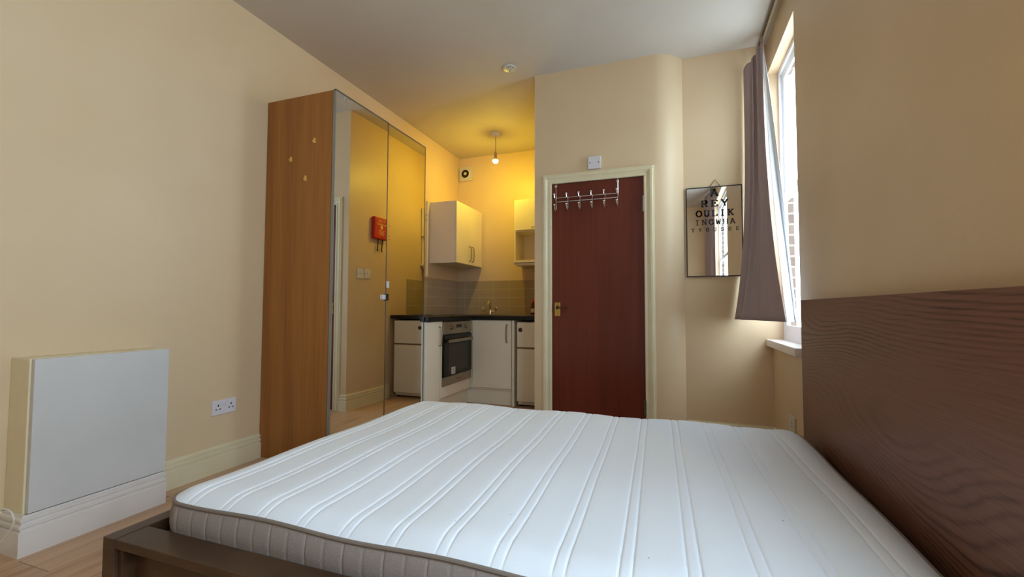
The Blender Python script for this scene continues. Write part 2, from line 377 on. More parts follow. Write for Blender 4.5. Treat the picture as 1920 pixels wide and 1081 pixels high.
for z in (1.77, 0.245):
    hb = B().box(-0.210, -0.184, YD - .0015, YD + .006, z - .05, z + .05, .001).tube([(-0.198, YD - .016, z - .06), (-0.198, YD - .016, z + .06)], .0085, 10)
    for q in (-.025, 0, .025): hb.lathe((-0.198, YD - .016, z + q), [(.0095, -.0015), (.0095, .0015)], 'z', 10)
    obj('hinge', hb, mat('tarnished_hinge', lin(120, 105, 88), .35, .8), door, True)
obj('trim_hole', B().lathe((-0.128, YD - .018, 2.038), [(.004, 0), (.004, -.002)], 'y', 10), 'hole', door)  # dark disc standing in for a small hole in the architrave corner

# ------------------------------------------------------------------ windows
def window(name, y0, y1, z0, z1, near_sill_end):
    w = struct(name, None, None)
    xf0, xf1 = XR + .067, XR + .105
    f = B().slab(0, xf0, xf1, [y0, y0 + .03, y1 - .03, y1], [z0, z0 + .03, z1 - .03, z1], off={(1, 1)})
    obj('window_frame', f, 'upvc', w)
    zm = 1.755
    # upper sash sits behind the lower sash
    def sash(x0, x1, a, b_, stile, top, bot):
        s = obj('sash', B().slab(0, x0, x1, [y0 + .03, y0 + .03 + stile, y1 - .03 - stile, y1 - .03], [a, a + bot, b_ - top, b_], off={(1, 1)}), 'upvc', w)
        obj('pane', B().box((x0 + x1) / 2 - .002, (x0 + x1) / 2 + .002, y0 + .03 + stile - .004, y1 - .03 - stile + .004, a + bot - .004, b_ - top + .004), 'glass', s)
        return s
    sash(XR + .088, XR + .101, zm - .02, z1 - .03, .05, .05, .045)
    lo = sash(XR + .071, XR + .086, z0 + .03, zm + .03, .055, .045, .08)
    c = B().box(XR + .058, XR + .071, y1 - .085, y1 - .06, zm - .075, zm - .01, .003).lathe((XR + .056, y1 - .073, zm - .03), [(.011, 0), (.011, .012)], 'x', 12)
    obj('sash_catch', c, 'old_plastic', lo)
    sl = B().box(XR - .045, XR + .068, y0 - .05, y1, z0 - .040, z0 + .008, .004)
    obj('window_sill', sl, 'white_trim', w)
    return w
window('window_1', WIN1[0], WIN1[1], WIN1[2], WIN1[3], 0)
window('window_2', WIN2[0], WIN2[1], WIN2[2], WIN2[3], 0)

# ------------------------------------------------------------------ curtains
def curtain(name, label, top, bot, ztop, zbot, folds, bow, lin_top, lin_bot, group=None):
    root = thing(name, (top[0][0], top[0][1], zbot), label, 'curtain', group)
    def catmull(P, t):
        k = len(P) - 1; s = t * k; i = min(int(s), k - 1); f = s - i
        p0, p1, p2, p3 = P[max(i - 1, 0)], P[i], P[i + 1], P[min(i + 2, k)]
        return [0.5 * (2 * p1[c] + (p2[c] - p0[c]) * f + (2 * p0[c] - 5 * p1[c] + 4 * p2[c] - p3[c]) * f * f + (3 * p1[c] - p0[c] - 3 * p2[c] + p3[c]) * f ** 3) for c in (0, 1)]
    def sheet(top, bot, zt, zb, folds, amp_t, amp_b, nu=140, nv=50, ex=1.15):
        t = bmesh.new(); G = []
        for j in range(nv + 1):
            v = j / nv; row = []
            for i in range(nu + 1):
                u = i / nu
                e = v ** (ex + .8 * (1 - u))
                a, b_ = catmull(top, u), catmull(bot, u); a2, b2 = catmull(top, min(u + .01, 1)), catmull(bot, min(u + .01, 1)); a1, b1 = catmull(top, max(u - .01, 0)), catmull(bot, max(u - .01, 0))
                p = [a[c] * (1 - e) + b_[c] * e for c in (0, 1)]
                tx = [(a2[c] - a1[c]) * (1 - e) + (b2[c] - b1[c]) * e for c in (0, 1)]; L = math.hypot(*tx) or 1
                nx, ny = tx[1] / L, -tx[0] / L
                amp = amp_t * (1 - v) + amp_b * v
                w = math.sin(u * folds * 2 * PI + .7 * math.sin(v * 2.2 + u * 3)) + .35 * math.sin(u * folds * 4.6 * PI + 1.3)
                w *= amp * min(1, 8 * u) * (1 - max(0, (u - .35) / .65) ** .6 * min(1, .45 + v))
                z1_ = zt[0] * (1 - u) + zt[1] * u if isinstance(zt, tuple) else zt
                z0_ = zb[0] * (1 - u) + zb[1] * u if isinstance(zb, tuple) else zb
                z = z1_ * (1 - v) + z0_ * v
                row.append(t.verts.new((p[0] + nx * w, p[1] + ny * w, z)))
            G.append(row)
        for j in range(nv):
            for i in range(nu): t.faces.new((G[j][i], G[j][i + 1], G[j + 1][i + 1], G[j + 1][i]))
        b = B(); b._merge(t); return b
    o = obj('cloth', sheet(top, bot, ztop, zbot, folds, .010, .018, ex=bow), 'curtain', root, True)
    s = o.modifiers.new('thickness', 'SOLIDIFY'); s.thickness = .003
    if lin_top:
        o = obj('lining', sheet(lin_top, lin_bot, ztop if not isinstance(ztop, tuple) else ztop[1], zbot if not isinstance(zbot, tuple) else zbot[1] + .02, 2.5, .003, .010, 60, 40, ex=.8), 'lining', root, True)
        s = o.modifiers.new('thickness', 'SOLIDIFY'); s.thickness = .002
    return root
curtain('curtain', 'mauve-grey curtain hanging gathered beside the sash window and the wall mirror',
        [(.515, 3.610), (.550, 3.54), (.572, 3.53), (.590, 3.49), (.604, 3.46), (.611, 3.43)],
        [(.425, 3.605), (.475, 3.55), (.462, 3.47), (.50, 3.38), (.555, 3.24), (.60, 3.10), (.622, 3.00)],
        (2.74, 2.876), .905, 3.5, 2.8,
        [(.612, 3.437), (.612, 3.455), (.610, 3.48)], [(.625, 3.0), (.655, 3.06), (.690, 3.12), (.700, 3.10)])
curtain('curtain', 'mauve-grey curtain at the window beside the camera, seen only in the wall mirror',
        [(.645, WIN2[0] + .42), (.61, WIN2[0] + .22), (.57, WIN2[0] + .02), (.54, WIN2[0] - .18)],
        [(.645, WIN2[0] + .45), (.60, WIN2[0] + .22), (.57, WIN2[0] + .02), (.53, WIN2[0] - .22)],
        2.876, .90, 4, 1.2, None, None)
def rail(y0, y1, label):
    r = thing('curtain_rail', (.612, y0, ZC - .04), label, 'curtain rail')
    obj('track', B().box(.607, .617, y0, y1, ZC - .030, ZC - .016, .002), mat('dark_track', lin(70, 52, 42), .4), r)
    obj('mounting_strip', B().box(.626, .640, y0, y1, ZC - .010, ZC, .002), 'trim', r)
rail(2.55, 3.60, 'dark curtain track under the ceiling over the far window')
rail(WIN2[0] - .5, 1.3, 'curtain track under the ceiling over the window beside the camera')

# ------------------------------------------------------------------ boxed panel on the left wall
bx = thing('radiator_cover', (-2.49, 1.31, 0), 'waist-high cream boxing with a plain white front board on the left wall', 'radiator cover')
obj('casing', B().box(XL, BXF - .024, BX0, BX1, 0, 0.772, .003), 'trim', bx)
obj('front_board', B().box(BXF - .024, BXF, BX0 + .006, BX1 - .002, 0.16, 0.770, .002), 'board', bx)
sk = skirting(None, [(BXF - .014, BX1), (BXF - .014, BX0), (XL, BX0)])
sk2 = skirting(None, [(XL, BX1), (BXF - .014, BX1)]); 
obj('skirting', sk, 'white_trim', bx)
# cable
tag(obj('cable', B().tube([(-2.60 + .08, .93, .16), (-2.475, .99, .188), (-2.45, 1.0, .200), (-2.42, 1.0, .202), (-2.39, 1.0, .192), (-2.374, 1.0, .172), (-2.380, 1.0, .150), (-2.411, 1.0, .112), (-2.45, .995, .075), (-2.50, .98, .03), (-2.52, .95, .005), (-2.53, .85, .005)], .0035, 8), 'cable', smooth=True), 'loop of white cable by the floor at the near end of the boxing', 'cable')

# ------------------------------------------------------------------ sockets and plates
def plate(name, axis, face, sign, a0, a1, z0, z1, label, cat, kind, group=None, t=.009, m='plastic'):
    """axis: 0 plate on an X wall, 1 on a Y wall; sign: direction out of the wall"""
    def bb(b, u0, u1, d0, d1, w0, w1, bev=0):
        lo, hi = sorted((face + sign * d0, face + sign * d1))
        return b.box(lo, hi, u0, u1, w0, w1, bev) if axis == 0 else b.box(u0, u1, lo, hi, w0, w1, bev)
    ua, za = (a0 + a1) / 2, (z0 + z1) / 2
    root = thing(name, (face, ua, z0) if axis == 0 else (ua, face, z0), label, cat, group)
    obj('faceplate', bb(B(), a0, a1, 0, t, z0, z1, .002), m, root)
    HN = 'screw' if kind in ('switch', 'blank') else 'pin_hole'
    hole = lambda *a: obj(HN, bb(B(), *a), 'hole', root)
    if kind == 'double':
        for c in (a0 + (a1 - a0) * .24, a0 + (a1 - a0) * .78):
            for du, dz, w, hh in ((0, .012, .0035, .006), (-.012, -.010, .005, .003), (.012, -.010, .005, .003)):
                hole(c + du - w, c + du + w, t, t + .0006, za + dz - hh, za + dz + hh)
        for c in (-.010, .010): obj('rocker_switch', bb(B(), ua + c - .007, ua + c + .007, t, t + .004, za + .010, za + .034, .001), 'plastic', root)
    elif kind == 'single':
        for du, dz, w, hh in ((0, .012, .0035, .006), (-.012, -.010, .005, .003), (.012, -.010, .005, .003)):
            hole(ua + du - w, ua + du + w, t, t + .0006, za + dz - hh, za + dz + hh)
    elif kind == 'switch':
        obj('rocker_switch', bb(B(), ua - .010, ua + .010, t, t + .005, za - .014, za + .014, .001), 'plastic', root)
        for c in (-.036, .036): hole(ua + c - .003, ua + c + .003, t, t + .0006, za - .003, za + .003)
    elif kind == 'blank':
        for c in (-.034, .034): hole(ua + c - .004, ua + c + .004, t, t + .0006, za - .004, za + .004)
plate('double_socket', 0, XL, 1, 1.918, 2.070, .338, .424, 'white double wall socket between the boxing and the wardrobe', 'wall socket', 'double')
plate('single_socket', 0, XR, -1, 3.03, 3.17, .24, .345, 'single wall socket low under the window beside the headboard', 'wall socket', 'single', m='old_plastic')
plate('blank_plate', 1, YD, -1, -.612, -.514, 2.073, 2.170, 'square white cover plate with two screws above the red door', 'cover plate', 'blank', t=.022)
plate('light_switch', 0, XS, -1, 3.607, 3.703, 1.272, 1.372, 'left of the two square light switches, mirrored between doorframe and fire blanket', 'light switch', 'switch')
plate('light_switch', 0, XS, -1, 3.715, 3.811, 1.276, 1.376, 'right of the two square light switches, mirrored below the red fire blanket', 'light switch', 'switch')

# ------------------------------------------------------------------ glyphs for lettering (box 0..1, slab serifs)
def arc(cx, cy, rx, ry, a0, a1, k=12):
    return [(cx + rx * math.cos(math.radians(a0 + (a1 - a0) * i / k)), cy + ry * math.sin(math.radians(a0 + (a1 - a0) * i / k))) for i in range(k + 1)]
S_ = .22
G = {
 'A': [[(0.12, 0), (.47, 1)], [(.47, 1), (.88, 0)], [(.27, .33), (.72, .33)], [(0, .04), (.32, .04)], [(.66, .04), (1, .04)], [(.3, .96), (.55, .96)]],
 'R': [[(.2, 0), (.2, 1)], [(0, .04), (.4, .04)], [(0, .96), (.55, .96)], arc(.55, .74, .26, .22, 90, -90), [(.2, .52), (.55, .52)], [(.5, .5), (.82, .04)], [(.72, .04), (1, .04)]],
 'E': [[(.2, 0), (.2, 1)], [(0, .04), (.88, .04)], [(0, .96), (.86, .96)], [(.2, .52), (.6, .52)], [(.88, .04), (.88, .3)], [(.86, .96), (.86, .72)], [(.6, .4), (.6, .64)]],
 'Y': [[(.15, .96), (.5, .45)], [(.85, .96), (.5, .45)], [(.5, .5), (.5, 0)], [(0, .96), (.34, .96)], [(.66, .96), (1, .96)], [(.3, .04), (.7, .04)]],
 'O': [arc(.5, .5, .42, .46, 0, 360, 24)],
 'U': [[(.2, 1), (.2, .35)], arc(.5, .35, .3, .31, 180, 360), [(.8, .35), (.8, 1)], [(0, .96), (.4, .96)], [(.62, .96), (1, .96)]],
 'L': [[(.25, 0), (.25, 1)], [(0, .96), (.5, .96)], [(0, .04), (.9, .04)], [(.9, .04), (.9, .34)]],
 'I': [[(.5, 0), (.5, 1)], [(.2, .04), (.8, .04)], [(.2, .96), (.8, .96)]],
 'K': [[(.2, 0), (.2, 1)], [(0, .04), (.4, .04)], [(0, .96), (.4, .96)], [(.2, .4), (.8, .96)], [(.42, .58), (.84, .04)], [(.62, .96), (.98, .96)], [(.68, .04), (1, .04)]],
 'N': [[(.2, 0), (.2, 1)], [(.2, 1), (.8, 0)], [(.8, 0), (.8, 1)], [(0, .04), (.38, .04)], [(0, .96), (.25, .96)], [(.62, .96), (1, .96)]],
 'G': [arc(.52, .5, .42, .46, 50, 340, 20), [(.9, .35), (.9, .06)], [(.6, .42), (1, .42)], [(.84, .68), (.84, .96)]],
 'W': [[(.1, .96), (.3, 0)], [(.3, 0), (.5, .8)], [(.5, .8), (.7, 0)], [(.7, 0), (.9, .96)], [(0, .96), (.26, .96)], [(.74, .96), (1, .96)]],
 'H': [[(.2, 0), (.2, 1)], [(.8, 0), (.8, 1)], [(.2, .52), (.8, .52)], [(0, .04), (.4, .04)], [(0, .96), (.4, .96)], [(.6, .04), (1, .04)], [(.6, .96), (1, .96)]],
 'T': [[(.5, 0), (.5, 1)], [(.05, .96), (.95, .96)], [(.05, .96), (.05, .72)], [(.95, .96), (.95, .72)], [(.28, .04), (.72, .04)]],
 'S': [arc(.5, .74, .34, .23, 20, 270, 12), arc(.5, .26, .34, .24, 90, -160, 12), [(.85, .7), (.85, .96)], [(.14, .04), (.14, .3)]],
 'F': [[(.2, 0), (.2, 1)], [(0, .04), (.4, .04)], [(0, .96), (.86, .96)], [(.2, .52), (.6, .52)]],
 'B': [[(.2, 0), (.2, 1)], [(0, .04), (.55, .04)], [(0, .96), (.55, .96)], arc(.55, .74, .24, .22, 90, -90), arc(.55, .28, .28, .24, 90, -90), [(.2, .52), (.55, .52)]],
}
def glyph(b, ch, o, ux, uz, w, h, th, nrm):
    """o: lower left; ux, uz unit vectors; nrm: outward normal * thickness"""
    for st in G[ch]:
        for (x0, y0), (x1, y1) in zip(st, st[1:]):
            p = Vector((x0 * w, y0 * h)); q = Vector((x1 * w, y1 * h)); d = q - p; L = d.length
            if L < 1e-7: continue
            d /= L; nn = Vector((-d.y, d.x)); horiz = abs(y1 - y0) < .02
            t = th * (.5 if horiz else 1.0) / 2
            if len(st) == 2 and horiz: t = th * .28
            e = t * .5 if len(st) > 2 else 0
            c = [p - d * e + nn * t, q + d * e + nn * t, q + d * e - nn * t, p - d * e - nn * t]
            b.poly([o + ux * v.x + uz * v.y for v in c], nrm)

# ------------------------------------------------------------------ wall mirror with letters
mx0, mx1, mz0, mz1 = .108, .486, 1.222, 1.888
mr = thing('wall_mirror', (.297, YA, mz0), 'black-framed wall mirror with black eye-chart letters hanging beside the curtain', 'mirror')
obj('mirror_glass', B().box(mx0, mx1, YA - .012, YA - .006, mz0, mz1), 'mirror', mr)
obj('frame', B().slab(1, YA - .016, YA - .002, [mx0 - .003, mx0 + .004, mx1 - .004, mx1 + .003], [mz0 - .003, mz0 + .004, mz1 - .004, mz1 + .003], off={(1, 1)}), 'black', mr)
obj('backing', B().box(mx0 + .004, mx1 - .004, YA - .006, YA - .003, mz0 + .004, mz1 - .004), 'black', mr)
obj('hanging_chain', B().tube([(.272, YA - .008, mz1), (.308, YA - .008, 1.942), (.346, YA - .008, mz1)], .0022, 8), mat('copper_chain', lin(84, 52, 30), .4, .6), mr)
L = B()
rows = [('A', 1.818, .052, .060, 0, .016), ('REY', 1.741, .048, .050, .018, .013), ('OULIK', 1.668, .046, .042, .012, .011), ('INGWHA', 1.606, .038, .036, .012, .008), ('TYOUSEE', 1.556, .026, .022, .0285, .0055)]
for s, z, hh, w, gap, th in rows:
    tot = len(s) * w + (len(s) - 1) * gap
    x = .303 - tot / 2
    for ch in s:
        L = B(); glyph(L, ch, Vector((x, YA - .012, z)), Vector((1, 0, 0)), Vector((0, 0, 1)), w, hh, th, Vector((0, -.0008, 0))); obj('letter', L, 'black', mr); x += w + gap

# ------------------------------------------------------------------ over-door hook rack
hr = thing('over_door_hook_rack', (-.63, YD, 1.76), 'chrome wire rack of six double hooks hung over the top of the red door', 'hook rack')
yd = YD - .004
xs = [-.872 + i * (.486 / 5) for i in range(6)]
for x in (xs[0], xs[5]):
    obj('strap', B().tube([(x, yd + .04, 1.9845), (x, yd - .002, 1.9845), (x, yd - .006, 1.96), (x, yd - .006, 1.78)], .0038, 8).lathe((x, yd - .001, 1.962), [(.012, 0), (.010, -.008), (.004, -.010)], 'y', 14), 'chrome', hr, True)
for z in (1.866, 1.834):
    obj('rail', B().tube([(xs[0], yd - .006, z), (xs[5], yd - .006, z)], .0030, 8), 'chrome', hr, True)
for x in xs:
    hk = B().tube([(x - .004, yd - .048, 1.885), (x - .002, yd - .046, 1.862), (x, yd - .02, 1.845), (x, yd - .008, 1.852), (x, yd - .007, 1.87)], .0032, 8)
    hk.tube([(x, yd - .007, 1.868), (x, yd - .008, 1.80), (x, yd - .012, 1.772), (x, yd - .028, 1.762), (x - .002, yd - .044, 1.775), (x - .003, yd - .050, 1.800)], [.0035, .0035, .0045, .0045, .0035, .0032], 8)
    o = obj('hook', hk, 'chrome', hr, True)
    obj('ball', B().ball((x - .004, yd - .048, 1.888), .0085), 'chrome', o, True); obj('ball', B().ball((x - .003, yd - .050, 1.804), .0085), 'chrome', o, True)

# ------------------------------------------------------------------ fire blanket on the kitchen side wall (seen in the mirror)
fb = thing('fire_blanket', (XS, 3.92, 1.70), 'red fire blanket box with two black pull straps, reflected in the wardrobe mirror', 'fire blanket')
obj('box', B().box(XS - .045, XS, 3.815, 4.045, 1.700, 1.930, .012), 'red', fb)
L = B(); 
for s, z, hh, w, gap, th in (('FIRE', 1.880, .024, .022, .008, .005), ('BLANKET', 1.846, .020, .018, .006, .004)):
    tot = len(s) * w + (len(s) - 1) * gap; y = 3.93 + tot / 2
    for ch in s:
        glyph(L, ch, Vector((XS - .045, y, z)), Vector((0, -1, 0)), Vector((0, 0, 1)), w, hh, th, Vector((-.0006, 0, 0))); y -= w + gap
for z, wd in ((1.79, .10), (1.775, .08), (1.76, .10), (1.745, .07)): L.box(XS - .0456, XS - .045, 3.93 - wd / 2, 3.93 + wd / 2, z, z + .004)
L.poly([(XS - .045, 3.93 + .022 * math.cos(a * PI / 3), 1.825 + .022 * math.sin(a * PI / 3)) for a in range(6)], (-.0006, 0, 0))
obj('print', L, mat('cream_print', lin(240, 205, 120), .5), fb)
for y in (3.905, 3.975):
    obj('pull_strap', B().tube([(XS - .022, y, 1.708), (XS - .022, y - .003, 1.66), (XS - .020, y - .008, 1.60), (XS - .018, y - .004, 1.575)], [.006, .005, .006, .008], 8), 'black', fb, True)
for y, z in ((4.195, 1.885), (4.19, 1.775), (4.185, 1.74)):
    tag(obj('wall_screw', B().lathe((XS, y, z), [(.005, 0), (.004, -.004)], 'x', 10), 'hole'), 'tiny dark screw head in the yellow wall right of the mirrored fire blanket', 'screw', 'screws beside the fire blanket')

# ------------------------------------------------------------------ wardrobe
WY0, WYC, WY1, WX, WZ = 2.250, 2.806, 3.353, -2.003, 2.372
wd = thing('wardrobe', (-2.29, 2.80, 0), 'tall oak wardrobe with two full-height mirrored doors against the left wall', 'wardrobe')
c = B().box(XL + .003, WX - .027, WY0, WY0 + .018, 0, WZ, .001).box(XL + .003, WX - .027, WY1 - .018, WY1, 0, WZ, .001)
c.box(XL + .003, WX - .027, WYC - .009, WYC + .009, .06, WZ - .02).box(XL + .003, WX - .027, WY0 + .018, WY1 - .018, WZ - .02, WZ).box(XL + .003, WX - .045, WY0 + .018, WY1 - .018, .04, .06)
c.box(WX - .06, WX - .045, WY0 + .018, WY1 - .018, 0, .04).box(XL + .003, XL + .010, WY0 + .018, WY1 - .018, .06, WZ - .02)
obj('carcass', c, 'oak', wd)
for y0, y1 in ((WY0 + .001, WYC - .0015), (WYC + .0015, WY1 - .001)):
    ajar = .0093 if y0 < WYC - .1 else 0      # the near door stands a few millimetres proud at the centre
    def swing(b):
        for v in b.bm.verts: v.co.x += ajar * (v.co.y - WY0)
        return b
    d = obj('door', swing(B().slab(0, WX - .022, WX, [y0, y0 + .004, y1 - .004, y1], [.045, .052, WZ - .007, WZ], off={(1, 1)})), 'aluminium', wd)
    y0d, y1d = y0, y1
    obj('dark_edge', swing(B().box(WX - .020, WX + .0004, y0, y1, WZ - .0038, WZ + .004).box(WX - .020, WX + .0004, y1 - .0042, y1 + .0008, .045, WZ)), 'dark_edge', d)
    obj('mirror_panel', swing(B().box(WX - .018, WX - .002, y0 + .004, y1 - .004, .052, WZ - .007)), 'mirror', d)
obj('child_lock', B().box(WX + .004, WX + .019, WYC - .012, WYC + .012, 1.035, 1.085, .003), 'black', wd)
obj('lock_catch', B().box(WX + .0035, WX + .015, WYC - .052, WYC - .018, 1.042, 1.078, .003), 'plastic', wd)
obj('sticker', B().box(WX - .0015, WX + .0005, WYC + .004, WYC + .040, 1.13, 1.18), 'plastic', wd)
hl = ['upper right of three small adhesive hooks on the wardrobe side', 'far left of three small adhesive hooks on the wardrobe side', 'lowest of three small adhesive hooks on the wardrobe side']
for (x, z), lb in zip(((-2.167, 2.06), (-2.36, 1.957), (-2.235, 1.82)), hl):
    r = thing('adhesive_hook', (x, WY0, z), lb, 'hook', 'adhesive hooks on the wardrobe side')
    obj('base', B().poly([(x - .011, WY0 + .0003, z - .016), (x + .011, WY0 + .0003, z - .016), (x + .006, WY0 + .0003, z + .018), (x - .006, WY0 + .0003, z + .018)], (0, -.004, 0)), 'hook', r)
    obj('prong', B().tube([(x, WY0 - .004, z - .004), (x, WY0 - .014, z - .010), (x, WY0 - .018, z - .002)], .003, 8), 'hook', r, True)

# ------------------------------------------------------------------ kitchen
KX, KY = -1.98, 4.25        # fronts of the left run and of the back run
def bow_handle(p0, p1, out, r=.0055):
    p0, p1, out = Vector(p0), Vector(p1), Vector(out); d = p1 - p0
    return B().tube([p0, p0 + out * .8 + d * .02, p0 + out + d * .12, p0 + out * 1.12 + d * .5, p0 + out + d * .88, p0 + out * .8 + d * .98, p1], r, 8)
# left run: door cabinet, oven housing
k1 = thing('base_cabinet', (-2.27, 3.48, 0), 'white base cabinet with one door, between the wardrobe and the oven', 'kitchen cabinet')
obj('carcass', B().box(XL + .003, KX - .019, 3.358, 3.603, .15, .859), 'cab', k1)
obj('plinth', B().box(XL + .05, KX - .05, 3.358, 3.603, 0, .15), 'cab', k1)
d = obj('door', B().box(KX - .018, KX, 3.360, 3.601, .152, .857, .002), 'cab', k1)
obj('handle', bow_handle((KX, 3.575, .64), (KX, 3.575, .81), (.03, 0, 0)), 'steel', d, True)
k2 = thing('oven_housing_cabinet', (-2.27, 3.93, 0), 'white cabinet housing the built-in oven in the corner run', 'kitchen cabinet')
OY0, OY1 = 3.640, 4.235
obj('carcass', B().box(XL + .003, KX - .02, 3.606, 3.622, .15, .859).box(XL + .003, KX - .02, 4.245, 4.261, .15, .859).box(XL + .003, KX - .02, 3.622, 4.245, .15, .262)
    .box(KX - .02, KX, 3.606, OY0 - .002, .165, .859).box(KX - .02, KX, OY1 + .002, 4.262, .165, .859), 'cab', k2)
obj('lower_panel', B().box(KX - .02, KX, OY0 - .002, OY1 + .002, .165, .262, .001), 'cab', k2)
obj('plinth', B().box(KX - .065, KX - .05, 3.606, 4.30, 0, .15), 'cab', k2)
ov = thing('built_in_oven', (-2.27, 3.93, .265), 'built-in electric oven with black glass door and steel control panel', 'oven')
obj('body', B().box(XL + .06, KX - .021, OY0 + .01, OY1 - .01, .266, .856), 'black', ov)
obj('trim_frame', B().box(KX - .02, KX + .001, OY0, OY1, .264, .857), 'black', ov)
cp = obj('control_panel', B().box(KX + .001, KX + .018, OY0 + .002, OY1 - .002, .738, .852, .003), 'steel', ov)
for y in (3.785, 4.09):
    obj('knob', B().lathe((KX + .018, y, .797), [(.024, 0), (.024, .004), (.018, .006), (.016, .024), (.012, .026)], 'x', 20), 'steel', cp, True)
obj('display', B().box(KX + .018, KX + .019, 3.885, 4.0, .792, .824, .0005), 'blackglass', cp)
od = obj('oven_door', B().box(KX + .001, KX + .020, OY0 + .002, OY1 - .002, .350, .728, .003), 'blackglass', ov)
obj('door_window', B().box(KX + .020, KX + .0206, 3.73, 4.15, .385, .640), 'ovenwindow', od)
obj('door_handle', B().box(KX + .040, KX + .052, 3.69, 4.20, .660, .690, .004).box(KX + .02, KX + .042, 3.705, 3.72, .667, .683).box(KX + .02, KX + .042, 4.17, 4.185, .667, .683), 'steel', od)
lb = obj('energy_label', B().box(KX + .0206, KX + .0212, 3.785, 3.865, .360, .425), 'plastic', od)
tx = B()
for q in range(3):
    for z in range(5): tx.box(KX + .0212, KX + .0215, 3.793 + q * .024, 3.808 + q * .024, .367 + z * .011, .372 + z * .011)
obj('print', tx, mat('grey_print', lin(110, 110, 110), .6), lb)
st = obj('lower_strip', B().box(KX + .001, KX + .016, OY0 + .002, OY1 - .002, .268, .346, .002), 'steel', ov)
tx = B()
for q in range(6): tx.box(KX + .016, KX + .0164, 3.90 + q * .016, 3.91 + q * .016, .300, .313)
obj('maker_mark', tx, mat('red_print', lin(170, 50, 35), .5), st)
# back run: corner cabinet and end panel
k3 = thing('base_cabinet', (-1.75, 4.7, 0), 'cream corner base cabinet under the sink, between the oven and the fridge', 'kitchen cabinet')
obj('carcass', B().box(-2.575, -1.525, 4.32, YK - .02, .15, .700).box(KX - .015, -1.525, KY + .02, 4.32, .15, .859), 'cab', k3)
obj('corner_post', B().box(KX + .0005, KX + .040, KY + .014, KY + .03, .15, .859), 'cab', k3)
d = obj('door', B().box(KX + .024, -1.528, KY - .006, KY + .012, .170, .857, .002), 'cab', k3)
obj('handle', bow_handle((-1.572, KY - .006, .635), (-1.572, KY - .006, .815), (0, -.03, 0)), 'steel', d, True)
obj('plinth', B().box(KX - .048, -1.525, KY + .045, KY + .06, 0, .15), 'cab', k3)
tag(obj('end_panel', B().box(-1.521, -1.497, KY - .008, YK - .02, 0, .859, .001), 'cab'), 'cream upright end panel between the corner cabinet and the fridge', 'cabinet panel')
# fridge
FY = KY - .015
fr_ = thing('fridge_freezer', (-1.22, 4.5, 0), 'white undercounter fridge with small freezer door, half hidden by the door wall', 'fridge')
obj('body', B().box(-1.468, -1.105, FY + .04, 4.82, .02, .845, .004), 'fridge', fr_)
for z0, z1 in ((.592, .842), (.055, .578)):
    obj('door', B().box(-1.468, -1.105, FY, FY + .036, z0, z1, .008), 'fridge', fr_)
obj('door_gap_shade', B().box(-1.466, -1.107, FY + .004, FY + .034, .579, .591), mat('grip_shadow_gap', lin(120, 92, 62), .6), fr_)  # gap between the fridge doors, its shade painted as a brown strip
obj('sticker', B().lathe((-1.43, FY, .765), [(.022, 0), (.022, -.001)], 'y', 20), 'darkred', fr_)
for x in (-1.44, -1.13): obj('foot', B().lathe((x, FY + .07, 0), [(.014, 0), (.014, .02)], 'z', 12), 'black', fr_)
# worktop (L shape, hole for the sink)
SX0, SX1, SY0, SY1 = -2.16, -1.76, 4.42, 4.78
us = [XL + .009, SX0, KX + .014, SX1, XS - .009]; vs = [3.358, KY - .03, SY0, SY1, YK - .009]
tag(obj('worktop', B().slab(2, .861, .901, us, vs, off={(2, 0), (3, 0), (1, 2), (2, 2)}), 'worktop'), 'black L-shaped kitchen worktop running from the wardrobe to the fridge', 'worktop')
hb = thing('hob', (-2.28, 3.93, .901), 'steel-rimmed electric hob set in the worktop over the oven', 'hob')
obj('plate', B().box(-2.54, -2.04, 3.64, 4.22, .901, .907, .002), 'steel', hb)
for x, y, r in ((-2.41, 3.79, .09), (-2.17, 3.79, .072), (-2.41, 4.07, .072), (-2.17, 4.07, .09)):
    obj('hotplate', B().lathe((x, y, .907), [(r, 0), (r, .004), (r * .9, .005)], 'z', 28), 'black', hb, True)
sk_ = thing('kitchen_sink', (-1.9, 4.6, .901), 'steel inset sink with drainer in the black worktop', 'sink')
obj('rim', B().slab(2, .9012, .907, [-2.19, SX0 + .012, SX1 - .012, -1.40], [SY0 - .03, SY0 + .012, SY1 - .012, SY1 + .19], off={(1, 1)}), 'steel', sk_)
bw = B().slab(2, .745, .747, [SX0 + .012, SX1 - .012], [SY0 + .012, SY1 - .012])
bw.box(SX0 + .010, SX0 + .012, SY0 + .012, SY1 - .012, .745, .903).box(SX1 - .012, SX1 - .010, SY0 + .012, SY1 - .012, .745, .903)
bw.box(SX0 + .012, SX1 - .012, SY0 + .010, SY0 + .012, .745, .903).box(SX0 + .012, SX1 - .012, SY1 - .012, SY1 - .010, .745, .903)
obj('bowl', bw, 'steel', sk_)
dr = B()
for i in range(7): dr.box(SX1 + .03, -1.43, SY0 + .03 + i * .045, SY0 + .040 + i * .045, .907, .909)
obj('drainer', dr, 'steel', sk_)
TX, TY, TZ = -2.022, 4.88, .907
tp = thing('kitchen_tap', (TX, TY, TZ), 'chrome mixer tap with cross-head handles behind the sink', 'tap')
obj('body', B().lathe((TX, TY, TZ), [(.028, 0), (.026, .01), (.016, .018), (.016, .05), (.012, .06)], 'z', 18).tube([(TX - .07, TY, TZ + .035), (TX + .07, TY, TZ + .035)], .011, 10), 'chrome', tp, True)
obj('spout', B().tube([(TX, TY, TZ + .05), (TX, TY - .01, TZ + .11), (TX + .01, TY - .05, TZ + .155), (TX + .022, TY - .11, TZ + .150), (TX + .028, TY - .14, TZ + .125)], [.011, .012, .012, .011, .011], 12), 'chrome', tp, True)
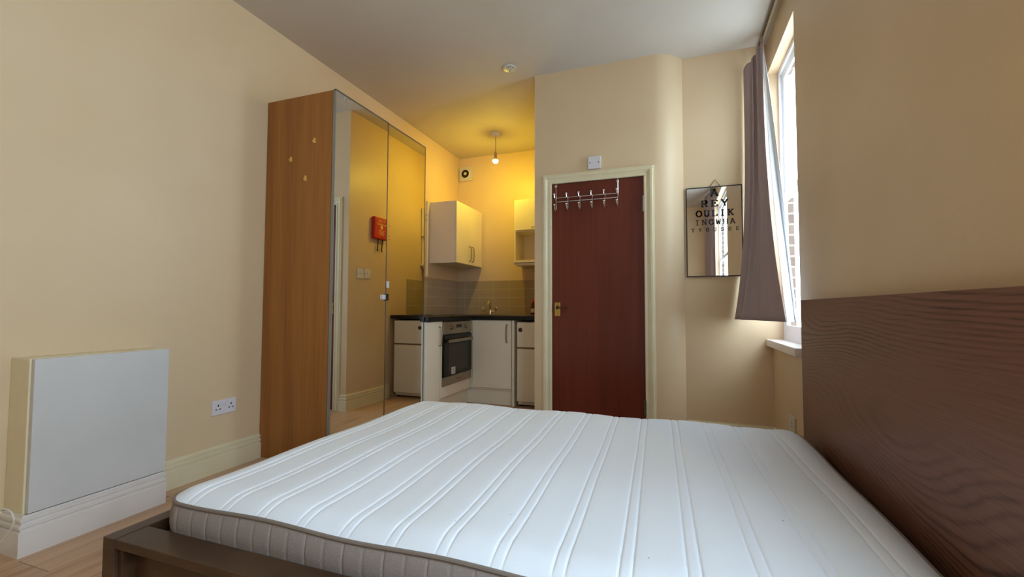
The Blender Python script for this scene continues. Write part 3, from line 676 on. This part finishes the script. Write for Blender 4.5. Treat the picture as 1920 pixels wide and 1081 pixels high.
for s in (-1, 1):
    hd = B().tube([(TX + s * .06, TY, TZ + .035), (TX + s * .085, TY - .02, TZ + .065)], .009, 10)
    c0 = Vector((TX + s * .085, TY - .02, TZ + .07))
    hd.tube([c0 + Vector((-.02, 0, 0)), c0 + Vector((.02, 0, 0))], .007, 8).tube([c0 + Vector((0, -.02, -.006)), c0 + Vector((0, .02, .006))], .007, 8).ball(c0 + Vector((0, 0, .004)), .012)
    obj('tap_handle', hd, 'chrome', tp, True)
bt = thing('dish_soap_bottle', (-1.508, 4.93, .901), 'dark red washing-up liquid bottle standing at the back of the worktop', 'bottle')
def ob(prof, dz=0): return B().lathe((-1.508, 4.93, .901 + dz), prof, 'z', 20)
bb_ = obj('bottle_body', ob([(.027, 0), (.030, .008), (.030, .085), (.024, .115), (.014, .135), (.012, .145)]), 'darkred', bt, True)
obj('cap', ob([(.015, .145), (.015, .163), (.009, .167), (.008, .185)]), 'red', bt, True)
obj('bottle_label', B().poly([(-1.508 + .0308 * math.sin(a), 4.93 - .0308 * math.cos(a), .901 + .03) for a in [(-.9 + 1.8 * i / 12) for i in range(13)]] + [(-1.508 + .0302 * math.sin(a), 4.93 - .0302 * math.cos(a), .901 + .03) for a in [(.9 - 1.8 * i / 12) for i in range(13)]], (0, 0, .045)), 'label', bt)
# wall cabinets
w1 = thing('wall_cabinet', (-2.41, 4.77, 1.485), 'cream double-door wall cabinet high on the left wall above the corner', 'kitchen cabinet')
obj('carcass', B().box(XL + .002, -2.259, 4.420, 5.142, 1.485, 2.175, .001), 'cab', w1)
for y0, y1, hy in ((4.422, 4.777, 4.745), (4.780, 5.120, 4.825)):
    d = obj('door', B().box(-2.258, -2.240, y0, y1, 1.487, 2.173, .002), 'cab', w1)
    obj('handle', bow_handle((-2.240, hy, 1.525), (-2.240, hy, 1.70), (.028, 0, 0)), 'steel', d, True)
w2 = thing('wall_cabinet', (-1.40, 5.0, 1.475), 'cream wall cabinet with an open shelf below its door, beside the door wall', 'kitchen cabinet')
c = B().box(-1.722, -1.704, 4.868, YK - .002, 1.485, 2.234).box(-1.080, -1.062, 4.868, YK - .002, 1.485, 2.234).box(-1.704, -1.080, 4.868, YK - .002, 2.216, 2.234)
c.box(-1.704, -1.080, 4.868, YK - .002, 1.862, 1.880).box(-1.704, -1.080, YK - .012, YK - .002, 1.53, 1.862).box(-1.704, -1.080, YK - .012, YK - .002, 1.88, 2.216)
obj('carcass', c, 'cab', w2)
obj('open_shelf', B().box(-1.722, -1.062, 4.845, YK - .002, 1.505, 1.532, .001).box(-1.704, -1.08, 4.865, YK - .02, 1.472, 1.504), 'cab', w2)
d = obj('door', B().box(-1.704, -1.064, 4.850, 4.867, 1.878, 2.232, .002), 'cab', w2)
obj('handle', B().tube([(-1.50, 4.850, 1.905), (-1.50, 4.823, 1.905), (-1.36, 4.823, 1.905), (-1.36, 4.850, 1.905)], .0055, 8), 'steel', d, True)
# pipe
pp = thing('heating_pipe', (-2.54, 4.30, 1.33), 'thin white vertical pipe with clips between the wardrobe and wall cabinet', 'pipe')
obj('pipe', B().tube([(-2.545, 4.305, 1.33), (-2.545, 4.305, 2.16)], .014, 12), 'trim', pp, True)
for z in (2.01, 1.955):
    obj('clip', B().lathe((-2.545, 4.305, z), [(.019, -.008), (.019, .008)], 'z', 14).box(XL, -2.55, 4.298, 4.312, z - .006, z + .006), 'old_plastic', pp)
# extractor fan
fn = thing('extractor_fan', (-2.47, YK, 2.6), 'small square extractor fan near the kitchen ceiling corner', 'extractor fan')
obj('housing', B().box(-2.567, -2.385, YK - .022, YK, 2.605, 2.787, .004), 'old_plastic', fn)
obj('outer_ring', B().lathe((-2.476, YK - .022, 2.696), [(.062, 0), (.062, -.006), (.056, -.010)], 'y', 28), 'plastic', fn, True)
obj('opening', B().lathe((-2.476, YK - .033, 2.696), [(.052, 0), (.052, -.001)], 'y', 28), 'hole', fn)
obj('centre_cone', B().lathe((-2.476, YK - .034, 2.696), [(.020, 0), (.018, -.006), (.01, -.009)], 'y', 20), 'old_plastic', fn, True)
# pendant
pb = thing('pendant_light', (BULB[0], BULB[1], BULB[2]), 'bare glowing bulb hanging on a short cord from the kitchen ceiling', 'pendant light')
bx_, by_, bz_ = BULB
obj('ceiling_rose', B().lathe((bx_, by_, ZC), [(.048, 0), (.047, -.012), (.036, -.028), (.030, -.034), (.006, -.038)], 'z', 28), 'plastic', pb, True)
obj('cord', B().tube([(bx_, by_, ZC - .036), (bx_, by_, bz_ + .105)], .0032, 8), 'cord', pb, True)
obj('lamp_holder', B().lathe((bx_, by_, bz_ + .034), [(.016, 0), (.017, .012), (.015, .016), (.017, .022), (.017, .040), (.011, .062), (.005, .074)], 'z', 18), mat('white_bakelite', lin(190, 150, 90), .4), pb, True)
obj('bulb', B().lathe((bx_, by_, bz_), [(.002, -.030), (.014, -.0265), (.024, -.018), (.030, -.004), (.029, .006)], 'z', 24), 'bulb', pb, True)
obj('bulb_neck', B().lathe((bx_, by_, bz_), [(.0305, .0062), (.028, .012), (.022, .021), (.015, .029), (.0135, .037)], 'z', 24), mat('bulb_neck', lin(225, 190, 120), .3), pb, True)
# smoke alarm base
sd = thing('smoke_alarm_base', (-1.21, 3.295, ZC), 'round white smoke alarm base on the ceiling in front of the kitchen', 'smoke alarm base')
obj('disc', B().lathe((-1.21, 3.295, ZC), [(.055, 0), (.055, -.008), (.048, -.012), (.020, -.012), (.018, -.008)], 'z', 32), 'old_plastic', sd, True)
for dx, dy in ((-.01, .032), (.02, -.036), (.035, -.015), (0.0, -.0265)): obj('slot', B().lathe((-1.21 + dx, 3.295 + dy, ZC - .011), [(.005, 0), (.005, -.002)], 'z', 10), 'hole', sd)

# ------------------------------------------------------------------ bed
FX0, FX1, FY0, FY1, HX = -1.605, .600, .872, 2.66, .612
bed = thing('bed_frame', (-.5, 1.76, 0), 'dark brown wooden double bed frame with tall plain headboard against the window wall', 'bed')
obj('headboard', B().box(HX, HX + .052, FY0 - .01, 2.635, 0, 1.0265, .0015), 'headboard', bed)
obj('footboard', B().box(FX0, FX0 + .052, FY0, FY1 - .02, 0.0, .300, .0025), 'bedwood', bed)
for s in (0, 1):
    a0, a1 = (FY0 + .002, .963) if s == 0 else (2.540, FY1 - .02)
    r = obj('side_rail', B().box(FX0 + .053, HX - .001, a0, a1, .272, .299, .002), 'bedwood', bed)
    y = a1 - .045 if s == 0 else a0 + .025
    obj('rail_panel', B().box(FX0 + .053, HX - .001, y, y + .02, .02, .272), 'bedwood', r)
    obj('end_block', B().box(FX0 + .053, FX0 + .075, a0 + .010, a1 - .045, 0, .272) if s == 0 else B().box(FX0 + .053, FX0 + .075, a0 + .045, a1 - .01, 0, .272), 'bedwood', r)
obj('mattress_support', B().box(FX0 + .080, HX - .012, .940, 2.563, .240, .270), 'black', bed)
for x in (-1.0, 0.0): obj('centre_leg', B().box(x - .03, x + .03, 1.73, 1.79, 0, .240), 'bedwood', bed)

# ------------------------------------------------------------------ mattress
MX0, MX1, MY0, MY1 = -1.515, .560, .975, 2.528
MZB, MZE = .271, .378
mt = thing('mattress', ((MX0 + MX1) / 2, (MY0 + MY1) / 2, MZB), 'white quilted mattress with channel stitching and grey side band on the bed', 'mattress')
RC = .085
def outline(inset=0.0, k=14, step=.02):
    x0, x1, y0, y1, r = MX0 + inset, MX1 - inset, MY0 + inset, MY1 - inset, max(RC - inset, .01)
    pts = []
    def seg(p, q):
        n_ = max(1, int(math.hypot(q[0] - p[0], q[1] - p[1]) / step))
        for i in range(n_): pts.append((p[0] + (q[0] - p[0]) * i / n_, p[1] + (q[1] - p[1]) * i / n_))
    def arc_(cx, cy, a0, a1):
        for i in range(k): a = math.radians(a0 + (a1 - a0) * i / k); pts.append((cx + r * math.cos(a), cy + r * math.sin(a)))
    seg((x0 + r, y0), (x1 - r, y0)); arc_(x1 - r, y0 + r, -90, 0); seg((x1, y0 + r), (x1, y1 - r)); arc_(x1 - r, y1 - r, 0, 90)
    seg((x1 - r, y1), (x0 + r, y1)); arc_(x0 + r, y1 - r, 90, 180); seg((x0, y1 - r), (x0, y0 + r)); arc_(x0 + r, y0 + r, 180, 270)
    return pts
def edge_z(x, y): return MZE + .004 * math.sin(x * 11 + 1) + .003 * math.sin(y * 9)
P = outline()
# side band with upright quilting channels
t = bmesh.new(); rows_ = []
cum = [0]
for i in range(1, len(P) + 1): cum.append(cum[-1] + math.hypot(P[i % len(P)][0] - P[i - 1][0], P[i % len(P)][1] - P[i - 1][1]))
Pf = outline(0, 20, .004)
cum = [0]
for i in range(1, len(Pf)): cum.append(cum[-1] + math.hypot(Pf[i][0] - Pf[i - 1][0], Pf[i][1] - Pf[i - 1][1]))
nz = 16
for j in range(nz + 1):
    v = j / nz; row = []
    for i, (x, y) in enumerate(Pf):
        a, b_ = Pf[i - 1], Pf[(i + 1) % len(Pf)]; tx, ty = b_[0] - a[0], b_[1] - a[1]; L_ = math.hypot(tx, ty); nx, ny = ty / L_, -tx / L_
        ph = (cum[i] % .062) / .062; g_ = math.exp(-((min(ph, 1 - ph) * .062) / .0028) ** 2)
        g2 = math.exp(-((v - .30) * (MZE - MZB) / .004) ** 2) * .6 * (1 if math.sin(cum[i] * 7) > -.5 else .3)
        bulge = .012 * math.sin(PI * min(max(v, 0), 1)) ** .7 - .0022 * g_ - .0016 * g2 - (.008 if j == 0 else 0)
        z = MZB + (edge_z(x, y) - MZB) * v
        row.append(t.verts.new((x + nx * bulge, y + ny * bulge, z)))
    rows_.append(row)
for a, b_ in zip(rows_, rows_[1:]):
    for i in range(len(Pf)): t.faces.new((a[i], a[(i + 1) % len(Pf)], b_[(i + 1) % len(Pf)], b_[i]))
t.faces.new(rows_[0])
bmesh.ops.recalc_face_normals(t, faces=t.faces)
b = B(); b._merge(t); obj('side_band', b, 'side_fabric', mt, True)
obj('edge_piping', B().tube([(x, y, edge_z(x, y) + 0.0015) for x, y in outline(-.001, 14, .03)], .0058, 8, closed=True), 'piping', mt, True)
# quilted top
XK = [-.004 + .1435 * k for k in range(-10, 4)]
def top_z(x, y):
    dx = min(x - MX0, MX1 - x); dy = min(y - MY0, MY1 - y)
    # distance to rounded outline
    if dx < RC and dy < RC: d = RC - math.hypot(RC - dx, RC - dy)
    else: d = min(dx, dy)
    d = max(d, 0)
    e = min(d / .10, 1); dome = .030 * (1 - (1 - e) ** 2.4)
    z = edge_z(x, y) + .004 + dome
    xx = x - .045 * (MY1 - y) / (MY1 - MY0)
    g_ = 0; puff = 1
    for c_ in XK:
        for s in (-.0145, .0145):
            q = abs(xx - c_ - s)
            if q < .03: g_ += math.exp(-(q / .0030) ** 2) * .0036 + math.exp(-(q / .016) ** 2) * .0016
    fade = min(d / .05, 1)
    z -= g_ * (.35 + .65 * fade)
    z += .0015 * math.sin(x * 5 + y * 3) * e
    return z
def frange(a, b_, s):
    n_ = int((b_ - a) / s); return [a + (b_ - a) * i / n_ for i in range(n_ + 1)]
X_ = frange(MX0, MX1, .0026); 
Y_ = frange(MY0, MY0 + .12, .006) + frange(MY0 + .12, MY1 - .12, .03)[1:] + frange(MY1 - .12, MY1, .006)[1:]
t = bmesh.new(); Gd = {}
def snap(x, y):
    cx = min(max(x, MX0 + RC), MX1 - RC); cy = min(max(y, MY0 + RC), MY1 - RC)
    dx, dy = x - cx, y - cy
    if dx and dy:
        m_ = max(abs(dx), abs(dy)); L_ = math.hypot(dx, dy)
        return cx + dx * m_ / L_, cy + dy * m_ / L_
    return x, y
for i, x in enumerate(X_):
    for j, y in enumerate(Y_):
        a, b_ = snap(x, y); Gd[i, j] = t.verts.new((a, b_, top_z(a, b_)))
for i in range(len(X_) - 1):
    for j in range(len(Y_) - 1): t.faces.new((Gd[i, j], Gd[i + 1, j], Gd[i + 1, j + 1], Gd[i, j + 1]))
b = B(); b._merge(t); obj('quilted_top', b, 'mattress', mt, True)
